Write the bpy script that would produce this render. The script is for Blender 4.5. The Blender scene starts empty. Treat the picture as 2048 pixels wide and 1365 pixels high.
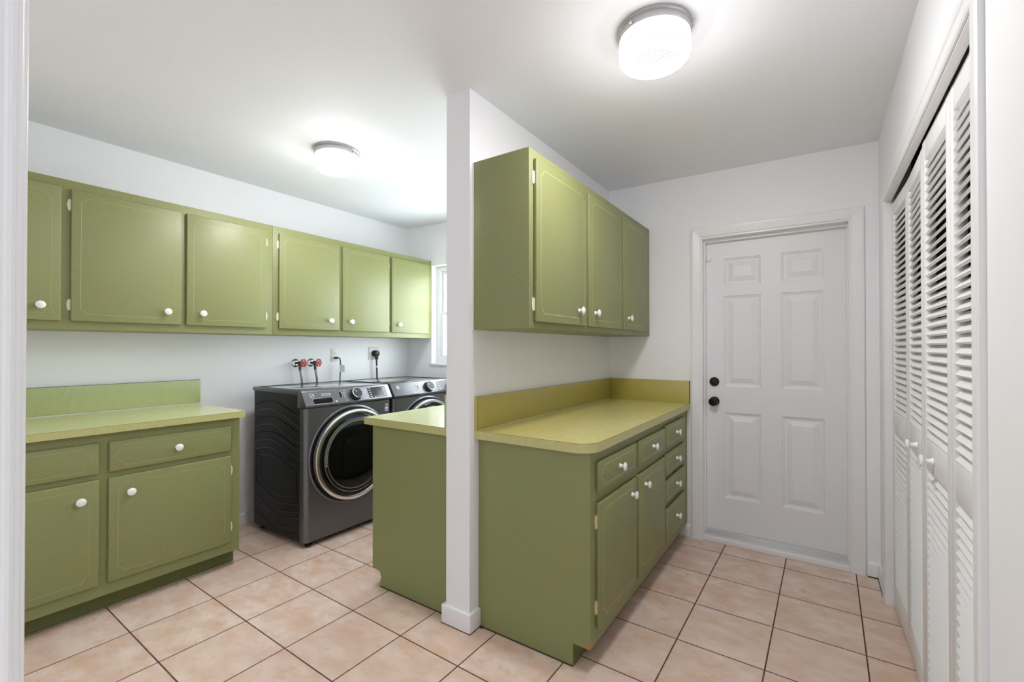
import bpy, bmesh, math, random
from mathutils import Vector, Matrix
PI = math.pi
sc = bpy.context.scene
COL = sc.collection

# ------------------------------------------------------------------ camera
cam_data = bpy.data.cameras.new('camera')
cam_data.sensor_fit = 'HORIZONTAL'
cam_data.sensor_width = 36.0
cam_data.lens = 908.0 / 2048.0 * 36.0
cam_data.shift_y = 7.16 / 2048.0
cam_data.clip_start = 0.02
cam = bpy.data.objects.new('camera', cam_data)
COL.objects.link(cam)
cam.location = (0, 0, 1.3)
cam.rotation_euler = (math.radians(90.4), 0, math.radians(34.07))
sc.camera = cam

# ------------------------------------------------------------------ world, exposure
SKY_WINDOW = 5.9       # brightness of the sky on the window side
FILL_HALL = 0.44        # fill light added on the doorway side
LAMP_GLOW = 3.4         # sides of the glass drums
LAMP_EYE = 1.2          # pressed rings in the middle of the lens
LAMP_LENS = 100.0       # prismatic bottom lenses, aimed down
EXPOSURE = 0.96
w = bpy.data.worlds.new('daylight')
sc.world = w
w.use_nodes = True
bg = w.node_tree.nodes['Background']
bg.inputs['Color'].default_value = (0.90, 0.955, 1.0, 1)
_tc = w.node_tree.nodes.new('ShaderNodeTexCoord')
_sx = w.node_tree.nodes.new('ShaderNodeSeparateXYZ')
_mr = w.node_tree.nodes.new('ShaderNodeMapRange')
_mr.inputs['From Min'].default_value = -0.1
_mr.inputs['From Max'].default_value = 0.5
_mr.inputs['To Min'].default_value = FILL_HALL
_mr.inputs['To Max'].default_value = SKY_WINDOW
w.node_tree.links.new(_tc.outputs['Generated'], _sx.inputs[0])
w.node_tree.links.new(_sx.outputs['Y'], _mr.inputs['Value'])
w.node_tree.links.new(_mr.outputs[0], bg.inputs['Strength'])
sc.view_settings.view_transform = 'Standard'
sc.view_settings.look = 'None'
sc.view_settings.exposure = EXPOSURE
sc.view_settings.gamma = 1.0
sc.view_settings.use_curve_mapping = False
try:
    sc.cycles.max_bounces = 14
    sc.cycles.diffuse_bounces = 8
    sc.cycles.transmission_bounces = 8
    sc.cycles.sample_clamp_indirect = 12.0
except Exception:
    pass


# ------------------------------------------------------------------ materials
def srgb(r, g, b):
    f = lambda c: (c / 12.92 if c <= 0.04045 else ((c + 0.055) / 1.055) ** 2.4)
    return (f(r / 255), f(g / 255), f(b / 255), 1)


def base_mat(name, color, rough=0.5, metal=0.0, spec=None):
    m = bpy.data.materials.new(name)
    m.use_nodes = True
    b = m.node_tree.nodes['Principled BSDF']
    b.inputs['Base Color'].default_value = color
    b.inputs['Roughness'].default_value = rough
    b.inputs['Metallic'].default_value = metal
    if spec is not None:
        b.inputs['Specular IOR Level'].default_value = spec
    return m


def N(m, t, **kw):
    n = m.node_tree.nodes.new(t)
    for k, v in kw.items():
        if k.startswith('i_'):
            n.inputs[k[2:].replace('_', ' ')].default_value = v
        else:
            setattr(n, k, v)
    return n


def L(m, a, b):
    m.node_tree.links.new(a, b)


def coords(m, scale=(1, 1, 1), rot=(0, 0, 0), loc=(0, 0, 0)):
    tc = N(m, 'ShaderNodeTexCoord')
    mp = N(m, 'ShaderNodeMapping')
    mp.inputs['Scale'].default_value = scale
    mp.inputs['Rotation'].default_value = rot
    mp.inputs['Location'].default_value = loc
    L(m, tc.outputs['Object'], mp.inputs['Vector'])
    return mp.outputs['Vector']


def mixc(m, fac, a, b, blend='MIX'):
    n = N(m, 'ShaderNodeMix', data_type='RGBA', blend_type=blend)
    for sock, v in ((n.inputs[0], fac), (n.inputs[6], a), (n.inputs[7], b)):
        if hasattr(v, 'is_linked'):
            L(m, v, sock)
        else:
            sock.default_value = v
    return n.outputs[2]


def ramp(m, src, p0, p1, c0=(0, 0, 0, 1), c1=(1, 1, 1, 1)):
    r = N(m, 'ShaderNodeValToRGB')
    r.color_ramp.elements[0].position = p0
    r.color_ramp.elements[1].position = p1
    r.color_ramp.elements[0].color = c0
    r.color_ramp.elements[1].color = c1
    L(m, src, r.inputs[0])
    return r.outputs[0]


def noise(m, vec, scale, detail=3, rough=0.5):
    n = N(m, 'ShaderNodeTexNoise', i_Scale=scale, i_Detail=detail, i_Roughness=rough)
    L(m, vec, n.inputs['Vector'])
    return n.outputs['Fac']


def bump(m, h, strength, dist):
    b = N(m, 'ShaderNodeBump', i_Strength=strength, i_Distance=dist)
    L(m, h, b.inputs['Height'])
    L(m, b.outputs['Normal'], m.node_tree.nodes['Principled BSDF'].inputs['Normal'])


def bsdf(m):
    return m.node_tree.nodes['Principled BSDF']


def paint(name, color, rough, bscale=60, bstr=0.12):
    m = base_mat(name, color, rough)
    v = coords(m)
    bump(m, noise(m, v, bscale, 4), bstr, 0.003)
    big = noise(m, v, 2.2, 3)
    c = mixc(m, ramp(m, big, 0.3, 0.7), tuple(c * 0.985 for c in color[:3]) + (1,), color)
    L(m, c, bsdf(m).inputs['Base Color'])
    return m


M = {}
M['wall'] = paint('wall paint', (0.86, 0.865, 0.895, 1), 0.55)
M['ceiling'] = paint('ceiling paint', (0.85, 0.86, 0.905, 1), 0.7, 35, 0.25)
M['trim'] = paint('gloss white trim', (0.82, 0.825, 0.84, 1), 0.32, 25, 0.06)
M['door'] = paint('door paint', (0.80, 0.81, 0.835, 1), 0.38, 40, 0.05)
M['louver'] = paint('louver paint', (0.84, 0.84, 0.85, 1), 0.4, 40, 0.05)
M['dirt'] = base_mat('floor edge grime', srgb(70, 52, 42), 0.9)


def green_paint(name, c0, c1, c2, rough):
    m = base_mat(name, c0, rough, spec=0.5)
    v = coords(m)
    fine = noise(m, v, 270, 3, 0.65)
    big = noise(m, v, 5.5, 3, 0.6)
    a = mixc(m, ramp(m, fine, 0.38, 0.62), c0, c1)
    b = mixc(m, ramp(m, big, 0.3, 0.75), a, c2)
    hair = noise(m, coords(m, (1, 1, 1), (0.4, 0.3, 0.8)), 110, 5, 0.75)
    cc = mixc(m, ramp(m, hair, 0.56, 0.74), b, mixc(m, 0.3, b, c1))
    L(m, cc, bsdf(m).inputs['Base Color'])
    r = N(m, 'ShaderNodeMapRange', i_To_Min=rough - 0.06, i_To_Max=rough + 0.08)
    L(m, big, r.inputs['Value'])
    L(m, r.outputs[0], bsdf(m).inputs['Roughness'])
    bump(m, fine, 0.015, 0.001)
    return m


M['green'] = green_paint('antiqued green paint', srgb(120, 123, 74), srgb(146, 147, 97), srgb(131, 137, 91), 0.42)
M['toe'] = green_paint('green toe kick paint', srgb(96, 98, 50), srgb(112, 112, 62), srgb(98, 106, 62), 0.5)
M['chip'] = base_mat('bare chipped wood', srgb(190, 120, 66), 0.8)
M['stripe'] = base_mat('darker cream pinstripe', srgb(164, 164, 112), 0.4)  # darker stripe tone, the default for cabinet fronts
M['stripe_cream'] = base_mat('cream pinstripe', srgb(208, 203, 146), 0.4)


def laminate(name, c0, c1, rough, stretch):
    m = base_mat(name, c0, rough, spec=0.85)
    v = coords(m, stretch)
    s = noise(m, v, 14, 4, 0.6)
    big = noise(m, coords(m), 1.8, 2)
    a = mixc(m, ramp(m, s, 0.35, 0.66), c0, c1)
    b = mixc(m, ramp(m, big, 0.3, 0.75), a, c1)
    L(m, b, bsdf(m).inputs['Base Color'])
    r = N(m, 'ShaderNodeMapRange', i_To_Min=rough - 0.04, i_To_Max=rough + 0.06)
    L(m, s, r.inputs['Value'])
    L(m, r.outputs[0], bsdf(m).inputs['Roughness'])
    return m


M['laminate'] = laminate('lamp tinted worktop laminate', srgb(197, 187, 112), srgb(206, 197, 128), 0.20, (8, 1.0, 8))  # warm lamp tint and shade mixed into the laminate colours
M['splash'] = laminate('lamp tinted backsplash laminate', srgb(170, 159, 74), srgb(180, 168, 86), 0.33, (6, 6, 1.5))
M['edge'] = laminate('lamp tinted edge band', srgb(180, 175, 108), srgb(190, 185, 122), 0.35, (6, 6, 2))
M['pale_laminate'] = laminate('daylight tinted worktop laminate', srgb(188, 192, 138), srgb(198, 202, 152), 0.20, (8, 1.0, 8))  # same laminate with cool daylight tint mixed into its colours
M['pale_splash'] = laminate('daylight tinted backsplash laminate', srgb(168, 177, 118), srgb(178, 187, 130), 0.33, (6, 6, 1.5))
M['pale_edge'] = laminate('daylight tinted edge band', srgb(172, 172, 108), srgb(186, 184, 122), 0.35, (6, 6, 2))
M['seam'] = base_mat('dark laminate seam', srgb(74, 66, 34), 0.6)
M['caulk'] = base_mat('white caulk strip', srgb(226, 226, 222), 0.5)
M['porcelain'] = base_mat('white porcelain', (0.86, 0.86, 0.85, 1), 0.12)
M['hinge_white'] = base_mat('painted hinge', srgb(228, 224, 205), 0.35)
M['hinge_brass'] = base_mat('worn brass hinge', srgb(226, 204, 158), 0.35, 0.15)
M['graphite'] = base_mat('graphite enamel', srgb(112, 112, 116), 0.36, 0.8)
M['graphite_side'] = base_mat('dark steel side', srgb(33, 33, 35), 0.38, 0.6)
M['graphite_rib_highlight'] = base_mat('highlit steel rib', srgb(58, 58, 60), 0.25, 0.6)  # lighter than the side steel, highlight painted into the ribs
M['graphite_top'] = base_mat('glossy grey lid', srgb(205, 205, 208), 0.10, 1.0)
M['chrome'] = base_mat('chrome', srgb(222, 222, 225), 0.2, 1.0)
M['black_gloss'] = base_mat('black gloss plastic', srgb(8, 8, 10), 0.07, spec=0.3)
M['black'] = base_mat('matte black', srgb(18, 18, 18), 0.45)
M['iron_black'] = base_mat('oil rubbed bronze', srgb(26, 25, 25), 0.3, 0.5)
M['cord'] = base_mat('grey cord rubber', srgb(62, 62, 64), 0.5)
M['white_mark'] = base_mat('printed white marking', srgb(225, 225, 225), 0.5)
M['grey_mark'] = base_mat('printed grey marking', srgb(150, 152, 156), 0.5)
M['blue_mark'] = base_mat('printed blue marking', srgb(48, 66, 120), 0.5)
M['display'] = base_mat('display panel', srgb(36, 36, 39), 0.12)
M['steel'] = base_mat('braided steel', srgb(150, 151, 153), 0.45, 0.5)
M['brass_dark'] = base_mat('tarnished brass', srgb(92, 92, 82), 0.4, 0.8)
M['red'] = base_mat('red painted handle', srgb(186, 36, 36), 0.35)
M['plate'] = base_mat('white outlet plate', srgb(226, 226, 226), 0.35)
M['tagm'] = base_mat('paper tag', srgb(170, 170, 172), 0.7)
M['alu'] = base_mat('aluminium', srgb(225, 225, 226), 0.42, 0.6)
M['lamp_metal'] = base_mat('brushed nickel', srgb(190, 190, 192), 0.3, 0.8)
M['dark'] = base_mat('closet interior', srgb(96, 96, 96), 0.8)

# lamp shade: pressed glass lit up by the bulb inside it
for key, glow in (('shade', LAMP_GLOW), ('lens', LAMP_LENS), ('eye', LAMP_EYE)):
    m = bpy.data.materials.new('pressed glass ' + key)
    m.use_nodes = True
    nt = m.node_tree
    nt.nodes.remove(nt.nodes['Principled BSDF'])
    em = N(m, 'ShaderNodeEmission', i_Color=(1, 0.99, 0.995, 1), i_Strength=glow)
    gl = N(m, 'ShaderNodeBsdfGlossy', i_Roughness=0.1, i_Color=(1, 1, 1, 1))
    mx = N(m, 'ShaderNodeMixShader')
    mx.inputs[0].default_value = 0.05
    L(m, em.outputs[0], mx.inputs[1])
    L(m, gl.outputs[0], mx.inputs[2])
    L(m, mx.outputs[0], nt.nodes['Material Output'].inputs['Surface'])
    M[key] = m
M['shade_rim'] = base_mat('pressed glass rib', (0.9, 0.9, 0.9, 1), 0.25)

m = bpy.data.materials.new('window glass')
m.use_nodes = True
nt = m.node_tree
nt.nodes.remove(nt.nodes['Principled BSDF'])
tp = N(m, 'ShaderNodeBsdfTransparent', i_Color=(0.93, 0.95, 0.95, 1))
gl = N(m, 'ShaderNodeBsdfGlossy', i_Roughness=0.02)
mx = N(m, 'ShaderNodeMixShader')
mx.inputs[0].default_value = 0.06
L(m, tp.outputs[0], mx.inputs[1])
L(m, gl.outputs[0], mx.inputs[2])
L(m, mx.outputs[0], nt.nodes['Material Output'].inputs['Surface'])
M['glass'] = m


def tile_material():
    m = base_mat('ceramic floor tile', srgb(206, 184, 170), 0.3)
    P = 0.3437
    tc = N(m, 'ShaderNodeTexCoord')
    mp = N(m, 'ShaderNodeMapping')
    mp.inputs['Rotation'].default_value = (0, 0, math.radians(0.7))
    L(m, tc.outputs['Object'], mp.inputs['Vector'])
    vec = mp.outputs['Vector']
    sep = N(m, 'ShaderNodeSeparateXYZ')
    L(m, vec, sep.inputs[0])

    def axis(sock, off):
        a = N(m, 'ShaderNodeMath', operation='SUBTRACT')
        L(m, sock, a.inputs[0])
        a.inputs[1].default_value = off
        d = N(m, 'ShaderNodeMath', operation='DIVIDE')
        L(m, a.outputs[0], d.inputs[0])
        d.inputs[1].default_value = P
        fl = N(m, 'ShaderNodeMath', operation='FLOOR')
        L(m, d.outputs[0], fl.inputs[0])
        fr = N(m, 'ShaderNodeMath', operation='FRACT')
        L(m, d.outputs[0], fr.inputs[0])
        pp = N(m, 'ShaderNodeMath', operation='PINGPONG')
        L(m, fr.outputs[0], pp.inputs[0])
        pp.inputs[1].default_value = 0.5
        return fl.outputs[0], pp.outputs[0]
    ix, dx = axis(sep.outputs['X'], TILE_X)
    iy, dy = axis(sep.outputs['Y'], TILE_Y)
    mn = N(m, 'ShaderNodeMath', operation='MINIMUM')
    L(m, dx, mn.inputs[0])
    L(m, dy, mn.inputs[1])
    half = 0.0028 / P
    mr = N(m, 'ShaderNodeMapRange', i_From_Min=half * 0.75, i_From_Max=half * 1.4)
    L(m, mn.outputs[0], mr.inputs['Value'])          # 0 in the grout, 1 on the tile
    cid = N(m, 'ShaderNodeCombineXYZ')
    L(m, ix, cid.inputs[0])
    L(m, iy, cid.inputs[1])
    wn = N(m, 'ShaderNodeTexWhiteNoise', noise_dimensions='2D')
    L(m, cid.outputs[0], wn.inputs['Vector'])
    # the clouds are shifted per tile so that no two tiles carry the same figure
    sc_ = N(m, 'ShaderNodeVectorMath', operation='SCALE')
    L(m, wn.outputs['Color'], sc_.inputs[0])
    sc_.inputs['Scale'].default_value = 7.0
    ad = N(m, 'ShaderNodeVectorMath', operation='ADD')
    L(m, vec, ad.inputs[0])
    L(m, sc_.outputs[0], ad.inputs[1])
    st = N(m, 'ShaderNodeMapping')
    st.inputs['Scale'].default_value = (1.0, 1.5, 1)
    st.inputs['Rotation'].default_value = (0, 0, 0.25)
    L(m, ad.outputs[0], st.inputs['Vector'])
    cl = noise(m, st.outputs[0], 7.0, 4, 0.55)
    cl2 = noise(m, st.outputs[0], 15.0, 4, 0.6)
    c = mixc(m, ramp(m, cl, 0.34, 0.66), srgb(207, 175, 155), srgb(224, 205, 193))
    c = mixc(m, ramp(m, cl2, 0.52, 0.76), c, srgb(206, 170, 138))
    t = N(m, 'ShaderNodeMapRange', i_To_Min=0.0, i_To_Max=0.35)
    L(m, wn.outputs['Value'], t.inputs['Value'])
    c = mixc(m, t.outputs[0], c, srgb(214, 190, 175))
    g = noise(m, vec, 40, 3)
    gc = mixc(m, ramp(m, g, 0.4, 0.7), srgb(72, 46, 36), srgb(110, 80, 66))
    c = mixc(m, mr.outputs[0], gc, c)
    L(m, c, bsdf(m).inputs['Base Color'])
    rr = N(m, 'ShaderNodeMapRange', i_To_Min=0.85, i_To_Max=0.17)
    L(m, mr.outputs[0], rr.inputs['Value'])
    L(m, rr.outputs[0], bsdf(m).inputs['Roughness'])
    bump(m, mr.outputs[0], 0.35, 0.0015)
    return m


TILE_X, TILE_Y = -0.556, 2.090
M['tile'] = tile_material()


# ------------------------------------------------------------------ mesh builder
class MB:
    def __init__(self):
        self.bm = bmesh.new()

    def _merge(self, tmp, mat):
        me = bpy.data.meshes.new('tmp')
        for f in tmp.faces:
            f.material_index = mat
        tmp.to_mesh(me)
        tmp.free()
        self.bm.from_mesh(me)
        bpy.data.meshes.remove(me)
        return self

    def box(self, x0, x1, y0, y1, z0, z1, bev=0.0, seg=2, mat=0):
        t = bmesh.new()
        bmesh.ops.create_cube(t, size=1)
        for v in t.verts:
            v.co = Vector(((x0 + x1) / 2 + v.co.x * (x1 - x0), (y0 + y1) / 2 + v.co.y * (y1 - y0), (z0 + z1) / 2 + v.co.z * (z1 - z0)))
        if bev > 0:
            bmesh.ops.bevel(t, geom=t.edges[:], offset=bev, segments=seg, profile=0.5, affect='EDGES')
        bmesh.ops.recalc_face_normals(t, faces=t.faces[:])
        return self._merge(t, mat)

    def prism(self, pts, axis, a0, a1, mat=0, bev=0.0):
        """pts: polygon in the plane perpendicular to axis ('x': (y,z), 'y': (x,z), 'z': (x,y))"""
        t = bmesh.new()
        def P(p, a):
            return {'x': (a, p[0], p[1]), 'y': (p[0], a, p[1]), 'z': (p[0], p[1], a)}[axis]
        lo = [t.verts.new(P(p, a0)) for p in pts]
        hi = [t.verts.new(P(p, a1)) for p in pts]
        n = len(pts)
        t.faces.new(lo)
        t.faces.new(hi)
        for i in range(n):
            t.faces.new((lo[i], lo[(i + 1) % n], hi[(i + 1) % n], hi[i]))
        bmesh.ops.recalc_face_normals(t, faces=t.faces[:])
        if bev > 0:
            bmesh.ops.bevel(t, geom=t.edges[:], offset=bev, segments=2, profile=0.5, affect='EDGES')
        return self._merge(t, mat)

    def poly(self, pts, mat=0):
        t = bmesh.new()
        t.faces.new([t.verts.new(p) for p in pts])
        return self._merge(t, mat)

    def hexa(self, c8, mat=0):
        """8 corners: bottom loop of 4, then top loop of 4"""
        t = bmesh.new()
        v = [t.verts.new(c) for c in c8]
        for q in ((3, 2, 1, 0), (4, 5, 6, 7), (0, 1, 5, 4), (1, 2, 6, 5), (2, 3, 7, 6), (3, 0, 4, 7)):
            t.faces.new([v[i] for i in q])
        bmesh.ops.recalc_face_normals(t, faces=t.faces[:])
        return self._merge(t, mat)

    def lathe(self, prof, origin, axis, seg=32, mat=0, a0=0.0, a1=2 * PI):
        """prof: (radius, height) along axis; revolved round origin"""
        t = bmesh.new()
        ax = Vector(axis).normalized()
        u = ax.orthogonal().normalized()
        if abs(ax.x) > 0.9:
            u = Vector((0, 1, 0))
        w_ = ax.cross(u)
        o = Vector(origin)
        full = abs(a1 - a0 - 2 * PI) < 1e-6
        ns = seg if full else seg + 1
        rows = []
        for r, h in prof:
            if r < 1e-6:
                rows.append([t.verts.new(o + ax * h)] * ns)
            else:
                rows.append([t.verts.new(o + ax * h + (u * math.cos(a0 + (a1 - a0) * i / seg) + w_ * math.sin(a0 + (a1 - a0) * i / seg)) * r) for i in range(ns)])
        for A, B in zip(rows[:-1], rows[1:]):
            for i in range(seg):
                j = (i + 1) % ns
                f = [A[i], A[j], B[j], B[i]]
                f = [v for k, v in enumerate(f) if v not in f[:k]]
                if len(f) > 2:
                    try:
                        t.faces.new(f)
                    except ValueError:
                        pass
        bmesh.ops.recalc_face_normals(t, faces=t.faces[:])
        return self._merge(t, mat)

    def tube(self, pts, r, n=8, mat=0, closed=False, flat=None):
        """flat: (normal vector, factor) squashes the section along that normal"""
        t = bmesh.new()
        pts = [Vector(p) for p in pts]
        m_ = len(pts)
        rings = []
        prev = None
        for i, p in enumerate(pts):
            if closed:
                d = pts[(i + 1) % m_] - pts[i - 1]
            else:
                d = pts[min(i + 1, m_ - 1)] - pts[max(i - 1, 0)]
            d.normalize()
            if flat is not None:
                u = Vector(flat[0]).normalized()
            elif prev is None:
                u = d.orthogonal().normalized()
            else:
                u = (prev - d * prev.dot(d)).normalized()
            prev = u
            v = d.cross(u).normalized()
            k = flat[1] if flat is not None else 1.0
            rr = r[i] if isinstance(r, (list, tuple)) else r
            rings.append([t.verts.new(p + u * math.cos(2 * PI * a / n) * rr * k + v * math.sin(2 * PI * a / n) * rr) for a in range(n)])
        pairs = list(zip(rings[:-1], rings[1:]))
        if closed:
            pairs.append((rings[-1], rings[0]))
        for A, B in pairs:
            for a in range(n):
                t.faces.new((A[a], A[(a + 1) % n], B[(a + 1) % n], B[a]))
        if not closed:
            t.faces.new(rings[0])
            t.faces.new(rings[-1])
        bmesh.ops.recalc_face_normals(t, faces=t.faces[:])
        return self._merge(t, mat)

    def text(self, body, size, mtx, mat=0, depth=0.0004, align='CENTER', shear=0.0):
        cu = bpy.data.curves.new('t', 'FONT')
        cu.body = body
        cu.size = size
        cu.align_x = align
        cu.align_y = 'CENTER'
        cu.extrude = depth
        cu.shear = shear
        o = bpy.data.objects.new('t', cu)
        me = bpy.data.meshes.new_from_object(o)
        t = bmesh.new()
        t.from_mesh(me)
        t.transform(mtx)
        bpy.data.objects.remove(o)
        bpy.data.curves.remove(cu)
        bpy.data.meshes.remove(me)
        return self._merge(t, mat)

    def mesh(self, name, mats, origin=(0, 0, 0), smooth=True):
        me = bpy.data.meshes.new(name)
        if Vector(origin).length > 0:
            self.bm.transform(Matrix.Translation(-Vector(origin)))
        self.bm.to_mesh(me)
        self.bm.free()
        for mm in mats:
            me.materials.append(M[mm])
        if smooth:
            me.polygons.foreach_set('use_smooth', [True] * len(me.polygons))
            me.set_sharp_from_angle(angle=math.radians(35))
        return me


def tag(o, label, cat, group=None, kind=None):
    o['label'] = label
    o['category'] = cat
    if group:
        o['group'] = group
    if kind:
        o['kind'] = kind
    return o


def thing(name, loc, label, cat, group=None, kind=None):
    o = bpy.data.objects.new(name, None)
    o.empty_display_size = 0.1
    COL.objects.link(o)
    o.location = loc
    return tag(o, label, cat, group, kind)


def world_of(o):
    p = Vector((0, 0, 0))
    while o is not None:
        p += o.location
        o = o.parent
    return p


def part(name, mb, mats, parent, label=None, at=None):
    """one mesh object under parent; mb holds world coordinates"""
    po = world_of(parent)
    origin = Vector(at) if at is not None else po
    me = mb.mesh(name, mats if isinstance(mats, (list, tuple)) else [mats], origin)
    o = bpy.data.objects.new(name, me)
    COL.objects.link(o)
    o.parent = parent
    o.location = origin - po
    if label:
        o['label'] = label
    return o


def single(name, mb, mats, label, cat, kind=None, group=None, at=(0, 0, 0)):
    me = mb.mesh(name, mats if isinstance(mats, (list, tuple)) else [mats], at)
    o = bpy.data.objects.new(name, me)
    COL.objects.link(o)
    o.location = at
    return tag(o, label, cat, group, kind)


def inst(name, me, parent, world_loc, rot=(0, 0, 0), label=None):
    """an object of its own that shares mesh data"""
    o = bpy.data.objects.new(name, me)
    COL.objects.link(o)
    o.parent = parent
    o.location = Vector(world_loc) - world_of(parent)
    o.rotation_euler = rot
    if label:
        o['label'] = label
    return o


# ------------------------------------------------------------------ main planes of the room
XL, XR = -3.528, 0.283          # left and right walls
YF, YN = 3.285, 0.0705          # far wall, near wall (room face)
PX0, PX1, PY = -1.466, -1.324, 1.612   # partition wall
H = 2.60                        # walls run up behind the ceiling


def zc(x):
    return 2.527 - 0.01443 * (x - XL)


ST = 'structure'
b = MB().box(XL - 0.12, 1.2, -1.6, YF + 0.3, -0.1, 0.0)
single('floor', b, 'tile', 'pinkish beige square ceramic floor tiles with dark brown grout', 'floor', ST)
x0, x1 = XL - 0.12, 1.2
b = MB().hexa([(x0, -1.6, zc(x0)), (x1, -1.6, zc(x1)), (x1, YF + 0.2, zc(x1)), (x0, YF + 0.2, zc(x0)),
               (x0, -1.6, 2.75), (x1, -1.6, 2.75), (x1, YF + 0.2, 2.75), (x0, YF + 0.2, 2.75)])
single('ceiling', b, 'ceiling', 'smooth white painted ceiling carrying two round lights', 'ceiling', ST)
b = MB().box(XL - 0.12, XL, YN - 0.13, YF + 0.12, 0, H)
single('wall_left', b, 'wall', 'white wall behind the long run of green wall cabinets', 'wall', ST)
b = MB().box(PX0, PX1, PY, YF, 0, H)
single('wall_partition', b, 'wall', 'white stub wall standing between the two rows of green base cabinets', 'wall', ST)
# far wall with an opening for the window and one for the door
WX0, WX1, WZ0, WZ1 = -3.185, -1.78, 1.145, 2.112  # hidden right part of the window widened to let in more light
DX0, DX1, DZ1 = -0.668, 0.157, 2.052
b = MB()
b.box(XL, WX0, YF, YF + 0.12, 0, H)
b.box(WX0, WX1, YF, YF + 0.12, 0, WZ0)
b.box(WX0, WX1, YF, YF + 0.12, WZ1, H)
b.box(WX1, DX0, YF, YF + 0.12, 0, H)
b.box(DX0, DX1, YF, YF + 0.12, DZ1, H)
b.box(DX1, 1.1, YF, YF + 0.12, 0, H)
single('wall_far', b, 'wall', 'white end wall holding the panelled door and the window', 'wall', ST)
# right wall with the closet opening
CY0, CY1, CZ1 = 1.37, 2.975, 2.045
b = MB()
b.box(XR, XR + 0.10, YN - 0.13, CY0, 0, H)
b.box(XR, XR + 0.10, CY1, YF, 0, H)
b.box(XR, XR + 0.0225, CY0, CY1, CZ1, H)
single('wall_right', b, 'wall', 'white wall around the louvered closet opening at right', 'wall', ST)
# doorway jamb and unseen near wall, the wall cut short to let light in
b = MB().box(XL, -2.75, YN - 0.13, YN - 0.002, 0, H)
single('wall_near', b, 'wall', 'white wall return closing the near end of the left cabinet run', 'wall', ST)
b = MB().box(-0.56, -0.45, YN - 0.14, YN, 0, 2.46, bev=0.004, seg=3)
b.box(-0.60, -0.452, YN - 0.005, YN + 0.0015, 0, 2.46, bev=0.002)
b.tube([(-0.4515, 0.0632, 0), (-0.4515, 0.0632, 2.46)], 0.0034, 10)
single('trim_1', b, 'trim', 'white doorway jamb at the extreme left edge', 'door trim', ST)
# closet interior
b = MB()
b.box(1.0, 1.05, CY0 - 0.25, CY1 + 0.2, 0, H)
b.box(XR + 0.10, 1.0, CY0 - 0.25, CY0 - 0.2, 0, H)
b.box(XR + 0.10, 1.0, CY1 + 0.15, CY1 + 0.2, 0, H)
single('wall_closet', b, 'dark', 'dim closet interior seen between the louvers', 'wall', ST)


# ------------------------------------------------------------------ baseboards
def bb_profile(t, h):
    return [(0, 0), (t, 0), (t, h * 0.8), (t * 0.75, h * 0.92), (t * 0.3, h), (0, h)]


b = MB()
b.box(PX0 - 0.02, PX1 + 0.013, PY - 0.014, PY + 0.07, 0, 0.088, bev=0.006, seg=3)
b.box(PX0 - 0.021, PX1 + 0.014, PY - 0.0145, PY + 0.071, 0, 0.003, mat=1)
single('baseboard_partition', b, ['trim', 'dirt'], 'chipped white baseboard wrapping the foot of the stub wall', 'baseboard', ST)
b = MB()
b.prism([(XL + p, z) for p, z in bb_profile(0.014, 0.08)], 'y', 1.36, YF)
single('baseboard_left', b, 'trim', 'white baseboard along the wall behind the laundry machines', 'baseboard', ST)
b = MB()
b.prism([(YF - p, z) for p, z in bb_profile(0.013, 0.085)], 'x', XL + 0.016, -2.05)
b.prism([(YF - p, z) for p, z in bb_profile(0.013, 0.085)], 'x', -0.835, -0.735, bev=0.003)
b.prism([(YF - p, z) for p, z in bb_profile(0.014, 0.085)], 'x', 0.226, XR)
b.box(0.226, XR, YF - 0.016, YF - 0.012, 0, 0.006, mat=1)
single('baseboard_far', b, ['trim', 'dirt'], 'white baseboard pieces beside the panelled door', 'baseboard', ST)
b = MB()
b.prism([(XR - p, z) for p, z in bb_profile(0.012, 0.085)], 'y', 3.045, YF - 0.016)
b.box(XR - 0.014, XR, 3.04, YF - 0.016, 0, 0.005, mat=1)
b.prism([(XR - p, z) for p, z in bb_profile(0.012, 0.085)], 'y', YN - 0.1, CY0 - 0.075)
single('baseboard_right', b, ['trim', 'dirt'], 'white baseboard on the closet wall', 'baseboard', ST)


# ------------------------------------------------------------------ panelled door in the far wall
def mitred_casing(mb, u0, u1, z1, wdt, place, steps):
    """three mitred legs; place(u, z, depth) -> world; steps: (inset from the opening, protrusion) polyline"""
    for (i0, d0), (i1, d1) in zip(steps[:-1], steps[1:]):
        for A, B in (
            (lambda i: (u0 - i, 0.0), lambda i: (u0 - i, z1 + i)),
            (lambda i: (u0 - i, z1 + i), lambda i: (u1 + i, z1 + i)),
            (lambda i: (u1 + i, z1 + i), lambda i: (u1 + i, 0.0)),
        ):
            a0, b0, a1, b1 = A(i0), B(i0), A(i1), B(i1)
            mb.poly([place(a0[0], a0[1], d0), place(b0[0], b0[1], d0), place(b1[0], b1[1], d1), place(a1[0], a1[1], d1)])


YD = YF + 0.085      # face of the door slab
steps = [(0.0, 0.0), (0.0, 0.009), (0.005, 0.011), (0.045, 0.016), (0.056, 0.016), (0.060, 0.013), (0.060, 0.0)]
b = MB()
mitred_casing(b, DX0, DX1, DZ1, 0.06, lambda u, z, d: (u, YF - d, z), steps)
bmesh.ops.recalc_face_normals(b.bm, faces=b.bm.faces[:])
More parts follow.
